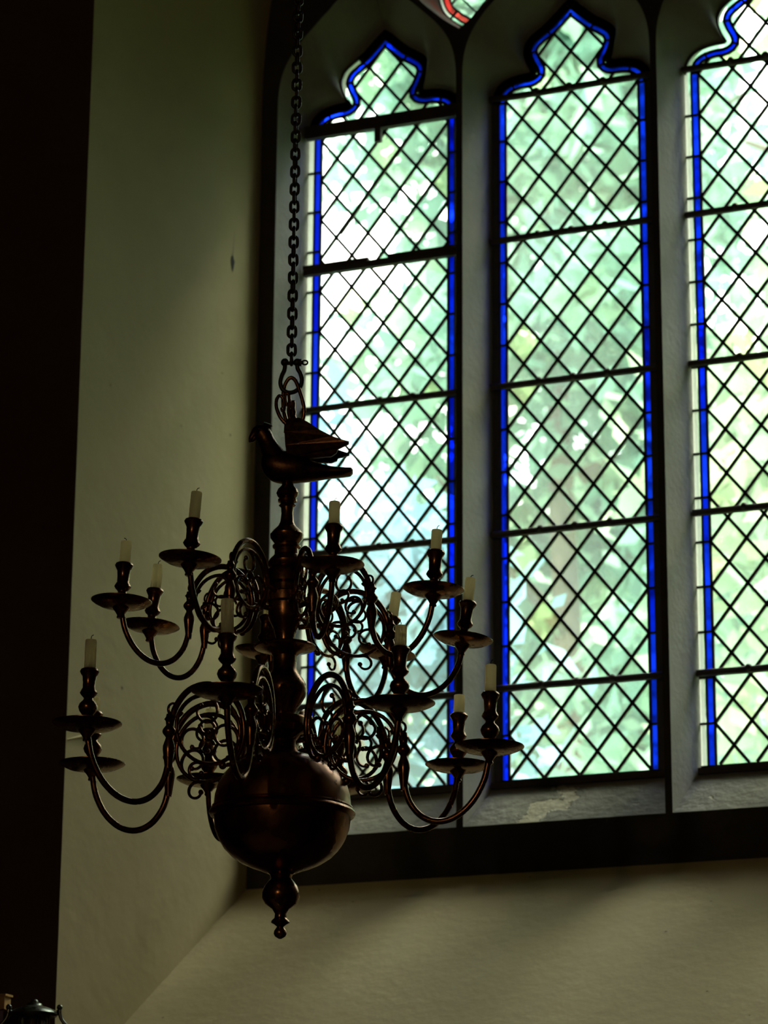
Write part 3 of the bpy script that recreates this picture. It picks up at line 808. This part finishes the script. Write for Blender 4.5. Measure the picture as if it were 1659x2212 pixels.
for k in range(10):
    t = 2 * PI * k / 10
    MB().tube([(.033 * math.cos(t), .033 * math.sin(t), lz - .20), (.033 * math.cos(t), .033 * math.sin(t), lz - .034)], .0022, 6).build('guard_wire', M['ltin'], lan)
MB().lathe([(.012, lz - .27), (.03, lz - .265), (.045, lz - .25), (.048, lz - .22), (.045, lz - .20), (.03, lz - .195)], 40).build('lower_gallery', M['ltin'], lan, 40)
for s_ in (-1, 1):
    mb = MB(); mb.tube(cr([(s_ * .056, 0, lz - .018), (s_ * .060, 0, lz - .040), (s_ * .085, 0, lz - .075), (s_ * .090, 0, lz - .12), (s_ * .070, 0, lz - .18), (s_ * .046, 0, lz - .22)], 5), .0042, 8)
    mb.ball((s_ * .056, 0, lz - .016), .0068, 10, 6); mb.tube([(s_ * .050, 0, lz - .026), (s_ * .057, 0, lz - .022)], .004, 6)
    mb.build('side_bracket', M['ltin'], lan, 60)
MB().tube([(0, 0, .03), (0, 0, lz - .262)], .014, 12).build('pole', M['bar'], lan, 60)
MB().lathe([(.12, 0), (.12, .02), (.06, .035), (.02, .06), (.016, .09)], 32).build('base', M['ltin'], lan, 40)

def cloth(name, c):
    m, nt, out = mat(name); tc = N(nt, 'ShaderNodeTexCoord')
    wv = N(nt, 'ShaderNodeTexNoise', Scale=220.0); nt.links.new(tc.outputs['Object'], wv.inputs['Vector'])
    b = N(nt, 'ShaderNodeBump', Strength=.3, Distance=.001); nt.links.new(wv.outputs[0], b.inputs['Height'])
    p = principled(nt, out, **{'Base Color': c4(*c), 'Roughness': .85}); nt.links.new(b.outputs[0], p.inputs['Normal']); return m
M['purple'] = cloth('purple_cloth', (.20, .15, .24))
M['oak'] = plaster('varnished_oak', (.42, .24, .09), (.52, .31, .12), scale=9, bump=.1, rough=.4)
ban = empty('banner_stand', (-1.115, -1.05, 0), 0)
tag(ban, 'wooden banner stand with purple cloth, its crossbar end peeking in at lower left', 'banner')
bz = 2.426; ex = .232
MB().box((0, 0, bz), (2 * ex, .03, .034)).build('crossbar', M['oak'], ban)
for s_ in (-1, 1): MB().box((s_ * (ex - .004), 0, bz + .0155), (.016, .036, .005)).build('crossbar_cap', M['oak'], ban)
mb = MB(); vs = []; nx, nz = 30, 10
for j in range(nz + 1):
    for i in range(nx + 1):
        x = -ex + .01 + (2 * ex - .02) * i / nx; vs.append((x, .006 * math.sin(i * 1.1) * (.3 + j / nz) - .002, bz - .015 - .9 * j / nz))
mb.add(vs, [(j * (nx + 1) + i, j * (nx + 1) + i + 1, (j + 1) * (nx + 1) + i + 1, (j + 1) * (nx + 1) + i) for j in range(nz) for i in range(nx)])
mb.build('purple_hanging', M['purple'], ban, 80)
MB().tube([(0, .03, .03), (0, .03, bz + .05)], .014, 12).build('pole', M['oak'], ban, 60)
MB().lathe([(.10, 0), (.10, .025), (.05, .04), (.02, .08)], 32, (0, .03, 0)).build('base', M['oak'], ban, 40)

# ------------------------------------------------------------------ churchyard outside
tag(MB().add([(-60, .5, -.3), (60, .5, -.3), (60, 90, .5), (-60, 90, .5)], [(0, 1, 2, 3)]).build('ground', M['grass']), 'churchyard grass outside the window', kind='structure')
def tree(x, y, h, rx, mt, nleaf, lab, seed, low=.18, ls=.16):
    rnd = random.Random(seed)
    t = empty('tree', (x, y, -.2)); tag(t, lab, 'tree', 'trees in the churchyard beyond the glass')
    mb = MB(); mb.tube(cr([(0, 0, 0), (.1, .05, h * .3), (-.05, .1, h * .6), (.05, 0, h * .92)], 5), [.20 - .17 * i / 15 for i in range(16)], 9)
    for k in range(9):
        z = h * (.25 + .07 * k); a = rnd.uniform(0, 2 * PI)
        mb.tube([(0, 0, z), (math.cos(a) * rx * .4, math.sin(a) * rx * .4, z + .4), (math.cos(a) * rx * .8, math.sin(a) * rx * .8, z + .8)], [.07, .045, .015], 6)
    mb.build('trunk', M['bark'], t, 60)
    clumps = []
    for k in range(int(14 * h / rx)):
        a = rnd.uniform(0, 2 * PI); zz_ = rnd.uniform(low, 1.0); pr = math.sin(min(1, (1.02 - zz_) / (1.02 - low) * 1.35) * PI / 2) * rnd.uniform(.35, 1)
        clumps.append(Vector((math.cos(a) * rx * pr, math.sin(a) * rx * pr, zz_ * h)))
    vs = []; fs = []
    for k in range(nleaf):
        c = rnd.choice(clumps); s_ = rx * .17
        p = c + Vector((rnd.gauss(0, s_), rnd.gauss(0, s_), rnd.gauss(0, s_ * .8)))
        nrm = Vector((rnd.gauss(0, 1), rnd.gauss(0, 1), rnd.gauss(.5, 1))).normalized()
        a_ = nrm.orthogonal().normalized(); a_ = Matrix.Rotation(rnd.uniform(0, 6.28), 3, nrm) @ a_; b_ = nrm.cross(a_); L = rnd.uniform(.6, 1.2) * ls
        o = len(vs); vs += [p - a_ * L, p + b_ * L * .42, p + a_ * L, p - b_ * L * .42]; fs.append((o, o + 1, o + 2, o + 3))
    MB().add(vs, fs).build('foliage', M[mt], t)['kind'] = 'stuff'
tree(-1.7, 3.4, 5.0, 1.0, 'leaf_c', 7000, 'low bushy tree close behind the foot of the middle light', 6, .1, ls=.09)
tree(-5.1, 7.6, 8.3, 1.85, 'leaf_c', 14000, 'blue-green tree seen through the lower half of the left light', 2, ls=.14)
tree(0.2, 7.6, 14.5, 1.85, 'leaf_b', 20000, 'yellow-green tree seen through the right light', 1, ls=.15)
tree(-9.9, 13.4, 15.5, 1.95, 'leaf_d', 20000, 'tall tree coloured pale as bright sky behind the top of the left light', 4, ls=.16)
tree(-4.3, 13.4, 16.0, 1.95, 'leaf_a', 24000, 'tall green tree standing behind the middle light', 8, ls=.16)
tree(1.25, 13.4, 15.0, 1.95, 'leaf_a', 14000, 'tall dark green tree behind the yellow-green one', 12, ls=.17)
tree(5.7, 7.6, 10.0, 1.85, 'leaf_a', 14000, 'green tree off to the right beyond the glass', 3, ls=.17)
tree(11.2, 8.0, 10.0, 1.85, 'leaf_a', 12000, 'green tree farthest off to the right outside', 5, ls=.18)
tree(-10.2, 7.6, 11.0, 1.85, 'leaf_a', 14000, 'tall green tree farthest off to the left outside', 9, ls=.17)
# wooded bank far behind: rounded crowns merging into one slope
from mathutils import noise as mnoise
vs = []; nx, ny = 150, 46
for j in range(ny + 1):
    for i_ in range(nx + 1):
        x = -50 + 75 * i_ / nx; y = 21 + 26 * j / ny; t = j / ny
        b_ = mnoise.noise(Vector((x * .35, y * .35, 2.0))) * 1.3 + abs(mnoise.noise(Vector((x * .9, y * .9, 7.0)))) * 1.1
        vs.append((x + mnoise.noise(Vector((x, y, 1))) * .3, y, 12.5 * min(1, t * 2.6) ** .6 + 3.5 * t + b_ - .5))
fs = [(j * (nx + 1) + i_, j * (nx + 1) + i_ + 1, (j + 1) * (nx + 1) + i_ + 1, (j + 1) * (nx + 1) + i_) for j in range(ny) for i_ in range(nx)]
tag(MB().add(vs, fs).build('wooded_bank', M['wood'], None, 80), 'wooded bank rising far behind the churchyard trees', kind='structure')

# ------------------------------------------------------------------ unseen fill lamp added behind the camera for brass glints and brighter candles
m, nt, out = mat('fill_lamp_glow'); M['opal'] = m
_e = N(nt, 'ShaderNodeEmission', Strength=230.0); _e.inputs[0].default_value = c4(1.0, .72, .42); nt.links.new(_e.outputs[0], out.inputs[0])
lamp = empty('fill_lamp', (0.9, Y0 + .0, 3.6)); tag(lamp, 'added unseen fill lamp on the rear wall behind the viewer', 'lamp')
MB().lathe([(.001, 0), (.07, .001), (.07, .015), (.05, .03)], 24).build('wall_plate', M['brass'], lamp, 40).rotation_euler = (R(-90), 0, 0)
MB().tube(cr([(0, .02, 0), (0, .12, -.02), (0, .2, .04), (0, .2, .09)], 5), .010, 8).build('bracket', M['brass'], lamp, 60)
MB().ball((0, .2, .20), .11, 10, 6).build('lamp_globe', M['opal'], lamp, 60)
